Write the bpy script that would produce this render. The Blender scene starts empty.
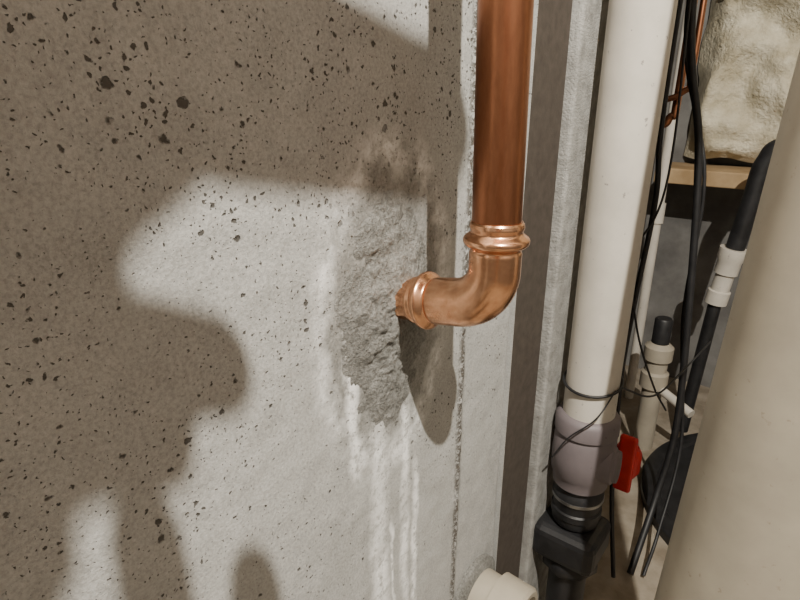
import bpy, bmesh, math, random
from mathutils import Vector, Matrix, noise
random.seed(4)
D=bpy.data; SC=bpy.context.scene
def link(o): SC.collection.objects.link(o); return o
def newobj(name,bm,mat=None,smooth=True,parent=None):
    me=D.meshes.new(name); bm.normal_update(); bm.to_mesh(me); bm.free()
    if smooth:
        for p in me.polygons: p.use_smooth=True
    o=link(D.objects.new(name,me))
    if mat: me.materials.append(mat)
    if parent: o.parent=parent
    return o
def empty(name,loc=(0,0,0)):
    o=D.objects.new(name,None); link(o); o.empty_display_size=0.02; return o

# ---------- materials ----------
class NT:
    def __init__(s,name):
        s.m=D.materials.new(name); s.m.use_nodes=True; s.t=s.m.node_tree; s.n=s.t.nodes; s.b=s.n['Principled BSDF']
        s.tc=s.n.new('ShaderNodeTexCoord')
    def l(s,a,b): s.t.links.new(a,b)
    def noise(s,scale,detail=6,rough=.6,vec=None,dist=0):
        n=s.n.new('ShaderNodeTexNoise'); n.inputs['Scale'].default_value=scale; n.inputs['Detail'].default_value=detail
        n.inputs['Roughness'].default_value=rough; n.inputs['Distortion'].default_value=dist
        s.l(vec or s.tc.outputs['Object'],n.inputs['Vector']); return n
    def ramp(s,fac,stops,interp='LINEAR'):
        r=s.n.new('ShaderNodeValToRGB'); e=r.color_ramp.elements; r.color_ramp.interpolation=interp
        while len(e)<len(stops): e.new(.5)
        for i,(p,c) in enumerate(stops):
            e[i].position=p; e[i].color=(c if len(c)==4 else (*c,1)) if not isinstance(c,(int,float)) else (c,c,c,1)
        s.l(fac,r.inputs[0]); return r.outputs[0]
    def math(s,op,a,b=None,clamp=False):
        m=s.n.new('ShaderNodeMath'); m.operation=op; m.use_clamp=clamp
        for i,v in enumerate((a,b)):
            if v is None: continue
            if isinstance(v,(int,float)): m.inputs[i].default_value=v
            else: s.l(v,m.inputs[i])
        return m.outputs[0]
    def mix(s,f,a,b,mode='MIX'):
        m=s.n.new('ShaderNodeMix'); m.data_type='RGBA'; m.blend_type=mode
        for i,v in ((0,f),(6,a),(7,b)):
            if isinstance(v,(int,float)): m.inputs[i].default_value=v
            elif isinstance(v,tuple): m.inputs[i].default_value=(*v,1)
            else: s.l(v,m.inputs[i])
        return m.outputs[2]
    def bump(s,h,strength=.5,dist=.002,normal=None):
        b=s.n.new('ShaderNodeBump'); b.inputs['Strength'].default_value=strength; b.inputs['Distance'].default_value=dist
        s.l(h,b.inputs['Height'])
        if normal: s.l(normal,b.inputs['Normal'])
        return b.outputs[0]

def simple(name,c1,c2,scale=30,rough=.6,metal=0,bump=.2,bd=.001,stops=(.35,.7)):
    s=NT(name); n=s.noise(scale)
    s.l(s.ramp(n.outputs[0],[(stops[0],c1),(stops[1],c2)]),s.b.inputs['Base Color'])
    s.b.inputs['Roughness'].default_value=rough; s.b.inputs['Metallic'].default_value=metal
    n2=s.noise(scale*6)
    s.l(s.bump(n2.outputs[0],bump,bd),s.b.inputs['Normal']); return s.m

def con_base(s):
    big=s.noise(6,5,.6); med=s.noise(40,6,.65); fine=s.noise(500,4,.7)
    base=s.ramp(big.outputs[0],[(.3,(.315,.315,.30)),(.7,(.455,.455,.44))])
    base=s.mix(.42,base,s.ramp(med.outputs[0],[(.3,(.26,.258,.243)),(.5,(.41,.408,.392)),(.75,(.56,.558,.54))]))
    base=s.mix(.34,base,s.ramp(fine.outputs[0],[(.35,(.17,.168,.155)),(.55,(.44,.438,.42)),(.7,(.59,.588,.57))]))
    return base,med,fine
def mortar_col(s,a):
    b=s.noise(450,4,.7)
    c=s.ramp(a.outputs[0],[(.32,(.11,.107,.095)),(.5,(.19,.187,.172)),(.70,(.33,.325,.305))])
    return s.mix(.40,c,s.ramp(b.outputs[0],[(.35,(.06,.058,.05)),(.62,(.38,.375,.35))])),b
def concrete(name):
    s=NT(name); O=s.tc.outputs['Object']
    base,med,fine=con_base(s)
    sx=s.n.new('ShaderNodeSeparateXYZ'); s.l(O,sx.inputs[0]); Y=sx.outputs[1]; Z=sx.outputs[2]
    cb=s.n.new('ShaderNodeCombineXYZ'); s.l(Y,cb.inputs[0]); s.l(Z,cb.inputs[1])
    dn=s.noise(200,3,.6)
    va=s.n.new('ShaderNodeVectorMath'); va.operation='MULTIPLY_ADD'
    s.l(dn.outputs['Color'],va.inputs[0]); va.inputs[1].default_value=(.0055,.0055,0); s.l(cb.outputs[0],va.inputs[2])
    holes=None
    dens=s.noise(14,3,.6)
    zf=s.math('ADD',.62,s.math('MULTIPLY',s.math('ADD',Z,.25),1.6),True)
    for sc,k,thr in ((100,.70,.26),(220,.66,.31),(440,.66,.33),(46,.90,.17)):
        v=s.n.new('ShaderNodeTexVoronoi'); v.voronoi_dimensions='2D'; v.inputs['Scale'].default_value=sc; s.l(va.outputs[0],v.inputs['Vector'])
        sep=s.n.new('ShaderNodeSeparateColor'); s.l(v.outputs['Color'],sep.inputs[0])
        r=s.math('SUBTRACT',sep.outputs[0],k); r=s.math('MAXIMUM',r,0)
        r=s.math('MULTIPLY',r,thr/(1-k))
        r=s.math('MULTIPLY',r,s.ramp(dens.outputs[0],[(.38,.40),(.60,1.05)]))
        r=s.math('MULTIPLY',r,zf)
        d=s.math('SUBTRACT',r,v.outputs['Distance']); d=s.math('MULTIPLY',d,14,True)
        holes=d if holes is None else s.math('MAXIMUM',holes,d)
    base=s.mix(s.math('MULTIPLY',holes,.88),base,(.04,.034,.026))
    wob=s.noise(22,3,.6); wy=s.math('ADD',Y,s.math('MULTIPLY',s.math('SUBTRACT',wob.outputs[0],.5),.018))
    rag=s.noise(130,5,.7); patchy=s.noise(30,4,.6)
    tot=None
    for (yc,w,z0,z1) in ((.257,.0100,-.62,-.205),(.288,.0052,-.62,-.20),(.301,.0042,-.62,-.26),(.232,.006,-.26,-.12),(.272,.002,-.6,-.3)):
        a=s.math('ABSOLUTE',s.math('SUBTRACT',wy,yc)); a=s.math('DIVIDE',a,w); a=s.math('SUBTRACT',1.35,a,True)
        f=s.math('MULTIPLY',s.math('SUBTRACT',z1,Z),40,True); a=s.math('MULTIPLY',a,f)
        f=s.math('MULTIPLY',s.math('SUBTRACT',Z,z0),40,True); a=s.math('MULTIPLY',a,f)
        tot=a if tot is None else s.math('MAXIMUM',tot,a)
    dy=s.math('DIVIDE',s.math('SUBTRACT',wy,.271),.060); dz=s.math('DIVIDE',s.math('SUBTRACT',Z,-.138),.102)
    rr=s.math('SQRT',s.math('ADD',s.math('MULTIPLY',dy,dy),s.math('MULTIPLY',dz,dz)))
    mc,_=mortar_col(s,s.noise(60,6,.75))
    sk=s.math('ADD',rr,s.math('MULTIPLY',s.math('SUBTRACT',patchy.outputs[0],.5),.8))
    sk=s.math('MULTIPLY',s.math('SUBTRACT',1.06,sk),5.0,True)
    base=s.mix(s.math('MULTIPLY',sk,.8),base,mc)
    ring=s.math('SUBTRACT',1.0,s.math('MULTIPLY',s.math('ABSOLUTE',s.math('SUBTRACT',rr,1.08)),5),True)
    ring=s.math('MULTIPLY',ring,s.ramp(patchy.outputs[0],[(.42,.0),(.58,1.0)]))
    tot=s.math('MULTIPLY',tot,s.ramp(patchy.outputs[0],[(.34,.4),(.55,1.0)]))
    tot=s.math('MAXIMUM',tot,s.math('MULTIPLY',ring,.75))
    tot=s.math('MULTIPLY',tot,s.ramp(rag.outputs[0],[(.36,.0),(.52,1.0)]))
    base=s.mix(tot,base,(.90,.90,.89))
    j=s.math('ABSOLUTE',s.math('SUBTRACT',Y,.366)); j=s.math('SUBTRACT',1.3,s.math('DIVIDE',j,.0042),True)
    jn=s.noise(260,4,.8); j=s.math('MULTIPLY',j,s.ramp(jn.outputs[0],[(.47,0.0),(.53,1.0)]))
    base=s.mix(s.math('MULTIPLY',j,.85),base,(.06,.045,.03))
    holes=s.math('MAXIMUM',holes,j)
    s.l(base,s.b.inputs['Base Color']); s.b.inputs['Roughness'].default_value=.85
    h=s.math('SUBTRACT',s.math('MULTIPLY',med.outputs[0],.45),holes); h=s.math('ADD',h,s.math('MULTIPLY',fine.outputs[0],.22))
    s.l(s.bump(h,.85,.0024),s.b.inputs['Normal'])
    return s.m
M_con=concrete('concrete_cast')
M_pier=simple('concrete_pier',(.22,.215,.20),(.38,.375,.355),60,.9,bump=.8,bd=.002)
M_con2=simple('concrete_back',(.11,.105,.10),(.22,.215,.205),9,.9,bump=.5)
M_floor=simple('floor_concrete',(.20,.165,.12),(.38,.335,.27),14,.85,bump=.4)
M_ceil=simple('ceiling_wood',(.08,.05,.03),(.12,.08,.05),6,.8)
def mortar(name,fade):
    s=NT(name); a=s.noise(60,6,.75); c,b=mortar_col(s,a)
    if fade:
        base,_,_=con_base(s)
        sx=s.n.new('ShaderNodeSeparateXYZ'); s.l(s.tc.outputs['Object'],sx.inputs[0])
        dy=s.math('DIVIDE',s.math('SUBTRACT',sx.outputs[1],.271),.058); dz=s.math('DIVIDE',s.math('SUBTRACT',sx.outputs[2],-.138),.100)
        rr=s.math('SQRT',s.math('ADD',s.math('MULTIPLY',dy,dy),s.math('MULTIPLY',dz,dz)))
        pn=s.noise(34,4,.6)
        rr=s.math('ADD',rr,s.math('MULTIPLY',s.math('SUBTRACT',pn.outputs[0],.5),.9))
        c=s.mix(s.math('MULTIPLY',s.math('SUBTRACT',rr,.80),3.0,True),c,base)
    s.l(c,s.b.inputs['Base Color']); s.b.inputs['Roughness'].default_value=.95
    s.l(s.bump(s.math('ADD',a.outputs[0],b.outputs[0]),1.0,.0028),s.b.inputs['Normal']); return s.m
M_mortar=mortar('mortar',True); M_grout=mortar('grout',False)
def copper(name,dark,light,rough,scale=25,stretch=(1,1,.25)):
    s=NT(name); mp=s.n.new('ShaderNodeMapping'); mp.inputs['Scale'].default_value=stretch; s.l(s.tc.outputs['Object'],mp.inputs[0])
    n=s.noise(scale,6,.65,mp.outputs[0]); f=s.noise(260,4,.7,mp.outputs[0])
    c=s.ramp(n.outputs[0],[(.3,dark),(.68,light)]); c=s.mix(.25,c,s.ramp(f.outputs[0],[(.4,dark),(.6,light)]))
    s.l(c,s.b.inputs['Base Color']); s.b.inputs['Metallic'].default_value=1
    r=s.ramp(n.outputs[0],[(.3,rough+.12),(.7,rough)]); s.l(r,s.b.inputs['Roughness'])
    s.l(s.bump(f.outputs[0],.08,.0008),s.b.inputs['Normal']); return s.m
M_cu=copper('copper_pipe_aged',(.24,.095,.05),(.44,.19,.10),.28)
M_cuf=copper('copper_fitting',(.58,.28,.15),(.90,.52,.32),.17,60,(1,1,1))
def pvc(name,col,dirt,rough=.42):
    s=NT(name); n=s.noise(18,5,.6); sp=s.noise(140,3,.6)
    c=s.ramp(n.outputs[0],[(.3,tuple(x*.80 for x in col)),(.65,col)])
    c=s.mix(s.ramp(sp.outputs[0],[(.68,0.0),(.73,.6)]),c,dirt)
    s.l(c,s.b.inputs['Base Color']); s.b.inputs['Roughness'].default_value=rough
    s.l(s.bump(n.outputs[0],.1,.001),s.b.inputs['Normal']); return s.m
M_pvc=pvc('pvc_white',(.62,.58,.51),(.12,.10,.10)); M_pvcd=pvc('pvc_cream_dusty',(.38,.34,.27),(.22,.18,.13),.55)
M_mauve=pvc('pvc_grey_mauve',(.17,.145,.152),(.07,.05,.05),.55)
M_blk=simple('black_rubber',(.008,.008,.009),(.02,.02,.022),40,.5)
M_red=simple('red_plastic',(.50,.012,.010),(.65,.025,.018),40,.4)
M_wood=simple('sill_wood',(.30,.20,.10),(.46,.33,.19),14,.75)
M_shade=simple('painted_shade',(.042,.032,.024),(.068,.054,.042),90,.9,stops=(.3,.75))  # shade put into the colour: dark brown for the band past the wall end
M_ins=simple('mineral_insulation',(.46,.41,.29),(.76,.71,.57),16,.95,bump=.8,bd=.01)
M_steel=simple('steel',(.3,.3,.3),(.4,.4,.4),30,.4,1)
M_skin=simple('skin',(.50,.28,.19),(.62,.38,.28),30,.5)
M_phone=simple('phone_case',(.03,.03,.035),(.05,.05,.055),30,.4)

# ---------- mesh helpers ----------
def frames(pts):
    n=len(pts); T=[]
    for i in range(n):
        a=pts[max(i-1,0)]; b=pts[min(i+1,n-1)]; T.append((b-a).normalized())
    up=Vector((0,0,1)) if abs(T[0].z)<.9 else Vector((0,1,0))
    N=[(up-T[0]*up.dot(T[0])).normalized()]
    for i in range(1,n):
        v=N[-1]-T[i]*N[-1].dot(T[i]); N.append(v.normalized())
    return T,N
def sweep(bm,pts,rad,seg=32,cap=True):
    pts=[Vector(p) for p in pts]; T,N=frames(pts); rings=[]
    for i,p in enumerate(pts):
        r=rad[i] if isinstance(rad,(list,tuple)) else rad; B=T[i].cross(N[i])
        rings.append([bm.verts.new(p+(N[i]*math.cos(2*math.pi*k/seg)+B*math.sin(2*math.pi*k/seg))*r) for k in range(seg)])
    for a,b in zip(rings,rings[1:]):
        for k in range(seg): bm.faces.new((a[k],b[k],b[(k+1)%seg],a[(k+1)%seg]))
    if cap: bm.faces.new(rings[0]); bm.faces.new(rings[-1][::-1])
    return bm
def tube(name,pts,rad,mat,seg=32,parent=None,cap=True):
    bm=bmesh.new(); sweep(bm,pts,rad,seg,cap); bmesh.ops.recalc_face_normals(bm,faces=bm.faces)
    o=newobj(name,bm,mat,True,parent)
    m=o.modifiers.new('es','EDGE_SPLIT'); m.split_angle=math.radians(50); return o
def lathe(name,base,prof,mat,axis='Z',parent=None,seg=40):
    ax={'Z':Vector((0,0,1)),'X':Vector((1,0,0)),'Y':Vector((0,1,0))}[axis] if isinstance(axis,str) else Vector(axis).normalized()
    b=Vector(base); q=ax.to_track_quat('Z','Y'); bm=bmesh.new(); rings=[]
    for h,r in prof: rings.append([bm.verts.new(b+q@Vector((r*math.cos(2*math.pi*k/seg),r*math.sin(2*math.pi*k/seg),h))) for k in range(seg)])
    for a,c in zip(rings,rings[1:]):
        for k in range(seg): bm.faces.new((a[k],a[(k+1)%seg],c[(k+1)%seg],c[k]))
    bm.faces.new(rings[0][::-1]); bm.faces.new(rings[-1])
    o=newobj(name,bm,mat,True,parent); m=o.modifiers.new('es','EDGE_SPLIT'); m.split_angle=math.radians(40); return o
def box(name,lo,hi,mat,bev=0,parent=None,rot=None):
    bm=bmesh.new(); bmesh.ops.create_cube(bm,size=1)
    c=[(a+b)/2 for a,b in zip(lo,hi)]; s=[b-a for a,b in zip(lo,hi)]
    for v in bm.verts: v.co=Vector((v.co.x*s[0],v.co.y*s[1],v.co.z*s[2]))
    if bev: bmesh.ops.bevel(bm,geom=bm.edges[:],offset=bev,segments=3,affect='EDGES',profile=.5)
    if rot:
        for v in bm.verts: v.co=rot@v.co
    for v in bm.verts: v.co+=Vector(c)
    return newobj(name,bm,mat,False,parent)
def smoothpath(P,n=12):
    P=[Vector(p) for p in P]; P=[P[0]*2-P[1]]+P+[P[-1]*2-P[-2]]; out=[]
    for i in range(1,len(P)-2):
        for k in range(n):
            t=k/n; a,b,c,d=P[i-1:i+3]
            out.append(.5*((2*b)+(c-a)*t+(2*a-5*b+4*c-d)*t*t+(3*b-a-3*c+d)*t**3))
    out.append(P[-2]); return out

# ---------- room ----------
FZ=-.80; CZ=1.25
bm=bmesh.new()
y0,y1,z0,z1=-.25,.462,-.62,.30; ny,nz=330,420; g=[]
for i in range(ny+1):
    col=[]
    for j in range(nz+1):
        y=y0+(y1-y0)*i/ny; z=z0+(z1-z0)*j/nz
        h=.0016*(noise.noise(Vector((y*9,z*9,0))))+.0006*noise.noise(Vector((y*60,z*60,3)))
        e=abs(y-.366+.002*noise.noise(Vector((0,z*25,7))))
        h+=.0028*max(0,1-e/.004)*(.6+.8*noise.noise(Vector((y*90,z*120,5))))
        h-=.0015*(1 if y>.372 else 0)
        ed=min(i,ny-i,j,nz-j)
        if ed<3: h=0
        if i>=ny-4: h-= .0012*(i-ny+5)**1.3
        col.append(bm.verts.new((h,y,z)))
    g.append(col)
for i in range(ny):
    for j in range(nz): bm.faces.new((g[i][j],g[i+1][j],g[i+1][j+1],g[i][j+1]))
def quad(b,*p): b.faces.new([b.verts.new(q) for q in p])
quad(bm,(0,-1.4,FZ),(0,y1,FZ),(0,y1,z0),(0,-1.4,z0)); quad(bm,(0,-1.4,z1),(0,y1,z1),(0,y1,CZ),(0,-1.4,CZ))
quad(bm,(0,-1.4,z0),(0,y0,z0),(0,y0,z1),(0,-1.4,z1))
quad(bm,(-.001,y1,FZ),(-.15,y1,FZ),(-.15,y1,CZ),(-.001,y1,CZ))
quad(bm,(-.15,-1.4,FZ),(-.15,-1.4,CZ),(-.15,y1,CZ),(-.15,y1,FZ))
newobj('wall_left',bm,M_con)
box('shade_strip_1',(-.12,.4625,FZ),(-.010,.553,CZ),M_shade,.002)  # flat dark strip standing in for a shadowed corner of the wall
box('wall_pier',(-.15,.555,FZ),(.0,.70,CZ),M_pier,.004)
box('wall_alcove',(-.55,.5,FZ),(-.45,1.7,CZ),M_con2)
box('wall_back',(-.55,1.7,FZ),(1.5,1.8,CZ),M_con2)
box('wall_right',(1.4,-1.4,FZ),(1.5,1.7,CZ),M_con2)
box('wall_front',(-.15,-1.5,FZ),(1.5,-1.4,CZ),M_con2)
box('floor',(-.55,-1.5,FZ-.1),(1.5,1.8,FZ),M_floor)
box('ceiling',(-.55,-1.5,CZ),(1.5,1.8,CZ+.1),M_ceil)

# ---------- mortar patch ----------
bm=bmesh.new(); cy,cz=.270,-.137
NR,NA=80,200; rings=[]
for r in range(NR+1):
    ring=[]
    for a in range(NA):
        th=2*math.pi*a/NA; rr=r/NR; c,s_=math.cos(th),math.sin(th)
        ry=.062*(1+.12*noise.noise(Vector((c*2,s_*2,1)))); rz=.108*(1+.10*noise.noise(Vector((c*2.4,s_*2.4,9))))
        if s_<0: ry*=1-.25*abs(s_)
        y=cy+c*ry*rr; z=cz+s_*rz*rr
        f=(math.cos(math.pi*rr)+1)/2
        f2=max(0,1-rr**1.7)
        h=-.0003-.0016*(rr**4)+f*.0062+f2*(.0040*noise.noise(Vector((y*32,z*32,2)))+.0028*noise.noise(Vector((y*100,z*100,4)))+.0014*noise.noise(Vector((y*300,z*300,6))))
        d=math.hypot(y-.28,z+.128); h+=f*.0045*math.exp(-(d/.024)**2)
        ring.append(bm.verts.new((h,y,z)))
    rings.append(ring)
for A,B in zip(rings[1:],rings[2:]):
    for k in range(NA): bm.faces.new((A[k],B[k],B[(k+1)%NA],A[(k+1)%NA]))
bm.faces.new(rings[1])
for v in rings[0]: bm.verts.remove(v)
bmesh.ops.recalc_face_normals(bm,faces=bm.faces)
newobj('mortar_patch',bm,M_mortar)

# ---------- copper pipe with press elbow ----------
root=empty('copper_pipe')
PX,PY,EZ=.071,.28,-.116; R=.0140
def P(x): return Vector((x,PY,EZ+(x-PX)*.18))
tube('riser',[(PX,PY,-.085),(PX-.004,PY,.1),(PX-.02,PY,CZ)],R,M_cu,48,root)
tube('stub',[P(-.03),P(.03)],R*.97,M_cuf,48,root)
Rb=.026; pts=[];rad=[]
leg0=.0135
def prof(d):
    r=.0152
    if d<.0015: r=.0145+.0009*(d/.0015)
    r+=.0004*math.exp(-((d-.0030)/.0012)**2)
    r+=.0038*math.exp(-(abs(d-.0112)/.0034)**2.8)
    r-=.0005*math.exp(-((d-.0062)/.0012)**2)
    r-=.0009*math.exp(-((d-.0163)/.0013)**2)
    return r
L1=(PX-Rb)-leg0
n=90
for i in range(n+1):
    x=leg0+L1*i/n; pts.append(P(x)); rad.append(prof(L1*i/n))
c0=P(PX-Rb)
for i in range(1,25):
    t=math.pi/2*i/25
    x=PX-Rb+Rb*math.sin(t); z=c0.z+Rb*(1-math.cos(t))+.18*Rb*math.sin(t)*(1-i/25)*.6
    pts.append(Vector((x,PY,z))); rad.append(.0152+.0005*math.sin(2*t))
zs=c0.z+Rb; ztop=-.066
for i in range(n+1):
    z=zs+(ztop-zs)*i/n; d=ztop-z; pts.append(Vector((PX,PY,z))); rad.append(prof(d))
tube('press_elbow',pts,rad,M_cuf,64,root)

# ---------- PVC discharge pipe ----------
root=empty('pvc_discharge_pipe'); X,Y=.038,.60
tube('pipe',[(X,Y,-.40),(X,Y,CZ)],.030,M_pvc,48,root)
lathe('check_valve',(X,Y,-.452),[(0,.028),(.0,.033),(.014,.034),(.018,.0365),(.04,.0375),(.066,.0365),(.072,.034),(.075,.0375),(.092,.0375),(.097,.034),(.099,.030)],M_mauve,parent=root)
lathe('valve_cap',(X+.02,Y-.004,-.415),[(0,.024),(.018,.023),(.020,.020),(.024,.019),(.026,.0)],M_mauve,axis=(1,.1,.05),parent=root,seg=24)
lathe('rubber_coupling',(X,Y,-.512),[(0,.027),(.003,.029),(.012,.029),(.014,.031),(.022,.031),(.024,.029),(.038,.029),(.040,.031),(.048,.031),(.052,.028),(.062,.026)],M_blk,parent=root)
lathe('hose_clamp',(X,Y,-.474),[(0,.0305),(.0,.0318),(.004,.0318),(.004,.0305)],M_steel,parent=root)
box('union_block',(X-.042,Y-.040,-.565),(X+.040,Y+.036,-.515),M_blk,.012,root)
lathe('union_nut',(X,Y,-.585),[(0,.034),(.004,.037),(.016,.037),(.02,.034)],M_blk,parent=root,seg=8)
tube('lower_pipe',[(X,Y,FZ),(X,Y,-.57)],.0245,M_blk,40,root)

root=empty('pvc_drain_pipe')
tube('pipe',[(.208,.445,FZ),(.286,.445,CZ)],.057,M_pvcd,64,root)
lathe('floor_coupling',(.208,.445,FZ),[(0,.064),(.07,.064),(.075,.058)],M_pvcd,axis=(.038,0,1),parent=root)

root=empty('pvc_wall_outlet')
lathe('hub',(-.01,.408,-.500),[(0,.031),(.035,.031),(.036,.037),(.066,.037),(.069,.034),(.069,.029),(.045,.028),(.045,.0)],M_pvcd,axis=(1,.0,-.05),parent=root)
lathe('collar',(-.008,.408,-.500),[(0,.042),(.012,.042),(.016,.034)],M_grout,axis='X',parent=root)

# ---------- background ----------
bm=bmesh.new(); nx,nz=130,100; g=[]
for i in range(nx+1):
    c=[]
    for j in range(nz+1):
        x=-.13+1.3*i/nx; z=-.150+1.33*j/nz
        e=min(1,min(i,nx-i,j+3,nz-j)/5)
        v=Vector((x*5,z*6,0))
        h=.07*e+.04*abs(noise.noise(v))*2*e+.03*noise.noise(v*2.3)*e+.014*noise.noise(v*6)*e+.006*noise.noise(v*14)*e
        c.append(bm.verts.new((x+.015*noise.noise(v*2),1.690-max(h,0),z+.01*noise.noise(v*2.5))))
    g.append(c)
for i in range(nx):
    for j in range(nz): bm.faces.new((g[i][j],g[i+1][j],g[i+1][j+1],g[i][j+1]))
newobj('insulation_batt',bm,M_ins)
box('wood_sill',(-.16,1.53,-.205),(1.2,1.695,-.168),M_wood,.003)
root=empty('pvc_supply_pipe'); tube('pipe',[(-.13,1.50,FZ),(-.13,1.50,CZ)],.012,M_pvc,24,root)
lathe('coupling',(-.13,1.50,-.3),[(0,.012),(0,.016),(.05,.016),(.05,.012)],M_pvc,parent=root)
root=empty('copper_supply_line'); tube('line',smoothpath([(-.08,1.3,CZ),(-.08,1.3,.3),(-.08,1.3,.0),(-.088,1.3,-.04),(-.14,1.3,-.06),(-.455,1.3,-.06)]),.008,M_cu,20,root)
root=empty('copper_supply_line'); tube('line',smoothpath([(-.055,1.27,CZ),(-.055,1.27,.3),(-.055,1.27,.05),(-.063,1.27,.01),(-.14,1.27,-.01),(-.455,1.27,-.01)]),.006,M_cu,20,root)
root=empty('black_cable')
tube('sheath',smoothpath([(-.03,1.0,CZ),(-.02,1.0,.6),(-.012,1.0,.14),(.032,1.0,-.08),(.058,1.0,-.32),(.075,1.0,-.56),(.07,.96,-.70),(.07,.85,FZ+.01)]),.0060,M_blk,16,root)
tube('sheath_2',smoothpath([(-.02,1.02,CZ),(-.01,1.02,.4),(-.02,1.02,.1),(.045,1.01,-.12),(.05,1.02,-.36),(.085,1.02,-.6),(.09,.93,-.74),(.09,.86,FZ+.01)]),.003,M_blk,16,root)
root=empty('pump_cord')
tube('cord',smoothpath([(0.01,.85,CZ),(.01,.85,.4),(.008,.85,-.005),(.016,.85,-.138),(.009,.85,-.291),(.006,.85,-.428),(.02,.84,-.62),(.05,.82,-.785)]),.0038,M_blk,14,root)
tube('cord_2',smoothpath([(0.02,.83,CZ),(.02,.83,.3),(.03,.84,-.1),(.0,.84,-.22),(.02,.84,-.33),(.05,.87,-.43),(.065,.93,-.5)]),.0016,M_blk,12,root)
root=empty('cable_tie')
ring=[(X+.0325*math.cos(t),Y+.0325*math.sin(t),-.312+.006*math.sin(t*1)) for t in [i*math.pi/24 for i in range(49)]]
tube('loop',ring,.0017,M_blk,10,root)
tube('tail',smoothpath([(X+.032,Y,-.312),(X+.05,Y+.1,-.36),(X+.06,.84,-.37),(.11,.93,-.36)]),.0013,M_blk,10,root)
tube('tail_2',smoothpath([(X+.03,Y-.01,-.312),(X+.02,Y-.036,-.34),(X-.005,Y-.045,-.37),(X-.02,Y-.05,-.40)]),.0009,M_blk,10,root)
root=empty('pump_riser')
tube('upper',smoothpath([(.55,1.38,-.05),(.35,1.38,-.07),(.13,1.38,-.09),(.088,1.38,-.125),(.078,1.38,-.20),(.066,1.38,-.31)]),.019,M_blk,28,root)
lathe('union',(.050,1.38,-.44),[(0,.018),(.0,.023),(.03,.023),(.032,.019),(.07,.019),(.072,.024),(.10,.024),(.11,.028),(.13,.028),(.13,.02)],M_pvc,axis=(.11,0,1),parent=root)
tube('lower',[(.050,1.38,-.43),(.036,1.36,FZ+.03)],.014,M_blk,28,root)
root=empty('pvc_cleanout')
lathe('body',(-.03,1.28,FZ),[(0,.022),(.165,.022),(.165,.030),(.20,.030),(.205,.024),(.235,.024),(.235,.031),(.265,.031),(.275,.02)],M_pvcd,parent=root)
lathe('cap',(-.03,1.28,FZ+.27),[(0,.019),(.06,.019),(.064,.016)],M_blk,parent=root)
lathe('side_arm',(-.03,1.28,-.63),[(0,.010),(.11,.010)],M_pvc,axis=(.9,-.45,-.22),parent=root)
root=empty('ball_valve')
tube('pipe',[(-.455,.80,-.535),(.045,.80,-.535)],.013,M_pvc,24,root)
lathe('body',(.045,.80,-.56),[(0,.016),(.01,.021),(.04,.021),(.05,.016)],M_red,parent=root)
box('handle',(.036,.772,-.575),(.062,.782,-.478),M_red,.004,root)
lathe('stem',(.048,.80,-.535),[(0,.008),(.025,.008)],M_red,axis=(0,-1,0),parent=root)
root=empty('sump_pit_lid')
lathe('lid',(.30,1.20,FZ),[(0,.30),(.018,.30),(.022,.295),(.022,.27),(.015,.265),(.015,.03),(.03,.03),(.03,.0)],M_blk,parent=root,seg=64)

# ---------- photographer's hands and an added phone-like shadow slab (behind the lens) ----------
def fleshy(name,chains,parent):
    bm=bmesh.new()
    for ch in chains:
        pts=[Vector(c[:3]) for c in ch]; rs=[c[3] for c in ch]
        for p,r in zip(pts,rs):
            bmesh.ops.create_icosphere(bm,subdivisions=2,radius=r,matrix=Matrix.Translation(p))
        for i in range(len(pts)-1): sweep(bm,[pts[i],pts[i+1]],[rs[i],rs[i+1]],16)
    bmesh.ops.recalc_face_normals(bm,faces=bm.faces)
    o=newobj(name,bm,M_skin,True,parent)
    m=o.modifiers.new('r','REMESH'); m.mode='VOXEL'; m.voxel_size=.0028; m.use_smooth_shade=True
    m=o.modifiers.new('s','SMOOTH'); m.iterations=6; m.factor=.6
    return o
h1=empty('photographer_hand')
X0=.22
fleshy('palm_and_fingers',[
 [(X0,-.010,.335,.022),(X0,.002,.30,.022),(X0,-.010,.268,.020)],
 [(X0+.02,-.04,.34,.024),(X0+.02,-.035,.27,.024)],
 [(X0+.1,-.18,.26,.032),(X0+.03,-.07,.30,.026),(X0,-.03,.30,.022)],
 [(X0+.28,-.46,.12,.045),(X0+.1,-.18,.26,.032)],
 [(X0,-.005,.266,.012),(X0-.004,.028,.263,.0115),(X0-.002,.050,.255,.0105)],
 [(X0,-.02,.258,.0115),(X0-.002,.008,.251,.011),(X0+.002,.026,.245,.0095)],
 [(X0,-.03,.249,.011),(X0,-.018,.240,.0100),(X0+.004,-.010,.237,.0090)],
 [(X0,-.04,.242,.010),(X0,-.038,.228,.0095),(X0+.004,-.032,.222,.0085)],
 [(X0,-.01,.315,.015),(X0-.006,.020,.311,.0125),(X0-.006,.046,.322,.0105)],
],h1)
ph=empty('phone_shadow_slab')  # unseen slab, outline and tilt shaped to cast the upper wall shadow
bm=bmesh.new()
hl,hh,rc=.105,.027,.0255; ra=math.radians(-12)
out=[]
for (sy,sz,a0) in ((1,1,0),(-1,1,90),(-1,-1,180),(1,-1,270)):
    for k in range(9):
        a=math.radians(a0+k*90/8); py=sy*(hl-rc)+rc*math.cos(a); pz=sz*(hh-rc)+rc*math.sin(a)
        out.append((.082+py*math.cos(ra)-pz*math.sin(ra),.341+py*math.sin(ra)+pz*math.cos(ra)))
fr=[bm.verts.new((.216,y,z)) for y,z in out]; bk=[bm.verts.new((.224,y,z)) for y,z in out]
bm.faces.new(fr); bm.faces.new(bk[::-1])
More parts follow.
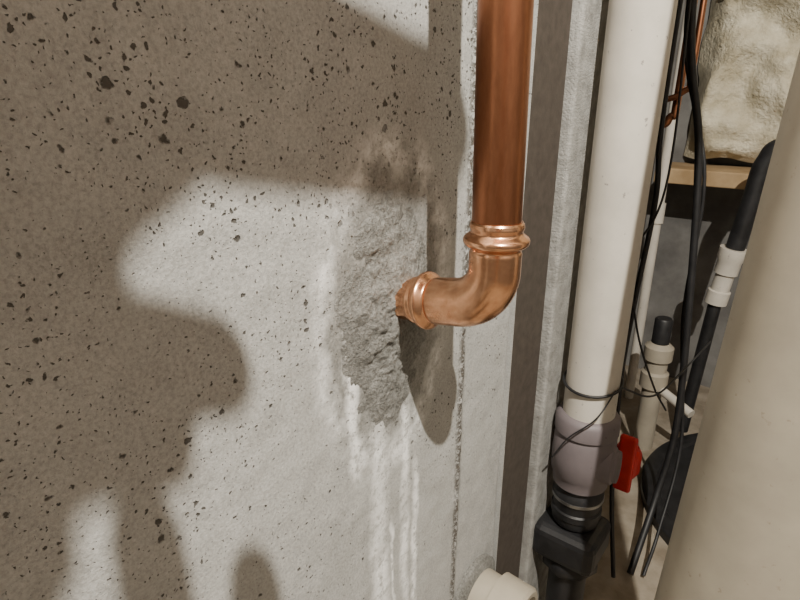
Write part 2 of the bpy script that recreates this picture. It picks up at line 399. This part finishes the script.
for k in range(len(out)): bm.faces.new((fr[k],bk[k],bk[(k+1)%len(out)],fr[(k+1)%len(out)]))
bmesh.ops.recalc_face_normals(bm,faces=bm.faces)
newobj('body',bm,M_phone,False,ph)
h2=empty('photographer_hand')
fleshy('palm_and_fingers',[
 [(.27,.00,.07,.022),(.272,.03,.06,.022),(.275,.055,.055,.018)],
 [(.33,-.06,-.06,.030),(.28,.02,.05,.026)],[(.45,-.2,-.25,.042),(.33,-.06,-.06,.030)],
 [(.262,-.002,.09,.012),(.238,.010,.150,.0125),(.212,.020,.199,.0108)],
 [(.266,.030,.085,.012),(.240,.046,.115,.0120),(.214,.054,.156,.0105)],
 [(.268,.05,.075,.0115),(.248,.070,.100,.0110),(.225,.080,.120,.0095)],
 [(.27,-.02,.08,.010),(.25,-.035,.11,.0100),(.225,-.038,.135,.0090)],
 [(.285,.06,.04,.014),(.27,.085,.05,.0125),(.245,.105,.06,.0105)],
],h2)

# ---------- lights ----------
L=Vector((.60,-.11,.92))
ld=D.lights.new('bulb','POINT'); ld.energy=165; ld.color=(1,.945,.84); ld.shadow_soft_size=.009
lo=link(D.objects.new('bulb_light',ld)); lo.location=L
root=empty('pendant_bulb'); lo.parent=root
tube('cord',[(L.x,L.y,CZ),(L.x,L.y,L.z+.12)],.003,M_blk,10,root)
lathe('socket',(L.x,L.y,L.z+.05),[(0,.018),(.05,.02),(.07,.012),(.075,.004)],M_blk,parent=root)
w=D.worlds.new('world'); SC.world=w; w.use_nodes=True; w.node_tree.nodes['Background'].inputs[0].default_value=(1,.86,.7,1); w.node_tree.nodes['Background'].inputs[1].default_value=.01

# ---------- camera ----------
cd=D.cameras.new('camera'); cam=link(D.objects.new('camera',cd)); SC.camera=cam
cd.sensor_width=36; cd.lens=560/800*36; cd.clip_start=.005
f=Vector((-.579,.741,-.342)).normalized(); r=Vector((.788,.616,0)).normalized(); u=r.cross(f).normalized(); r=f.cross(u)
cam.matrix_world=Matrix(((r.x,u.x,-f.x,.22),(r.y,u.y,-f.y,0),(r.z,u.z,-f.z,0),(0,0,0,1)))
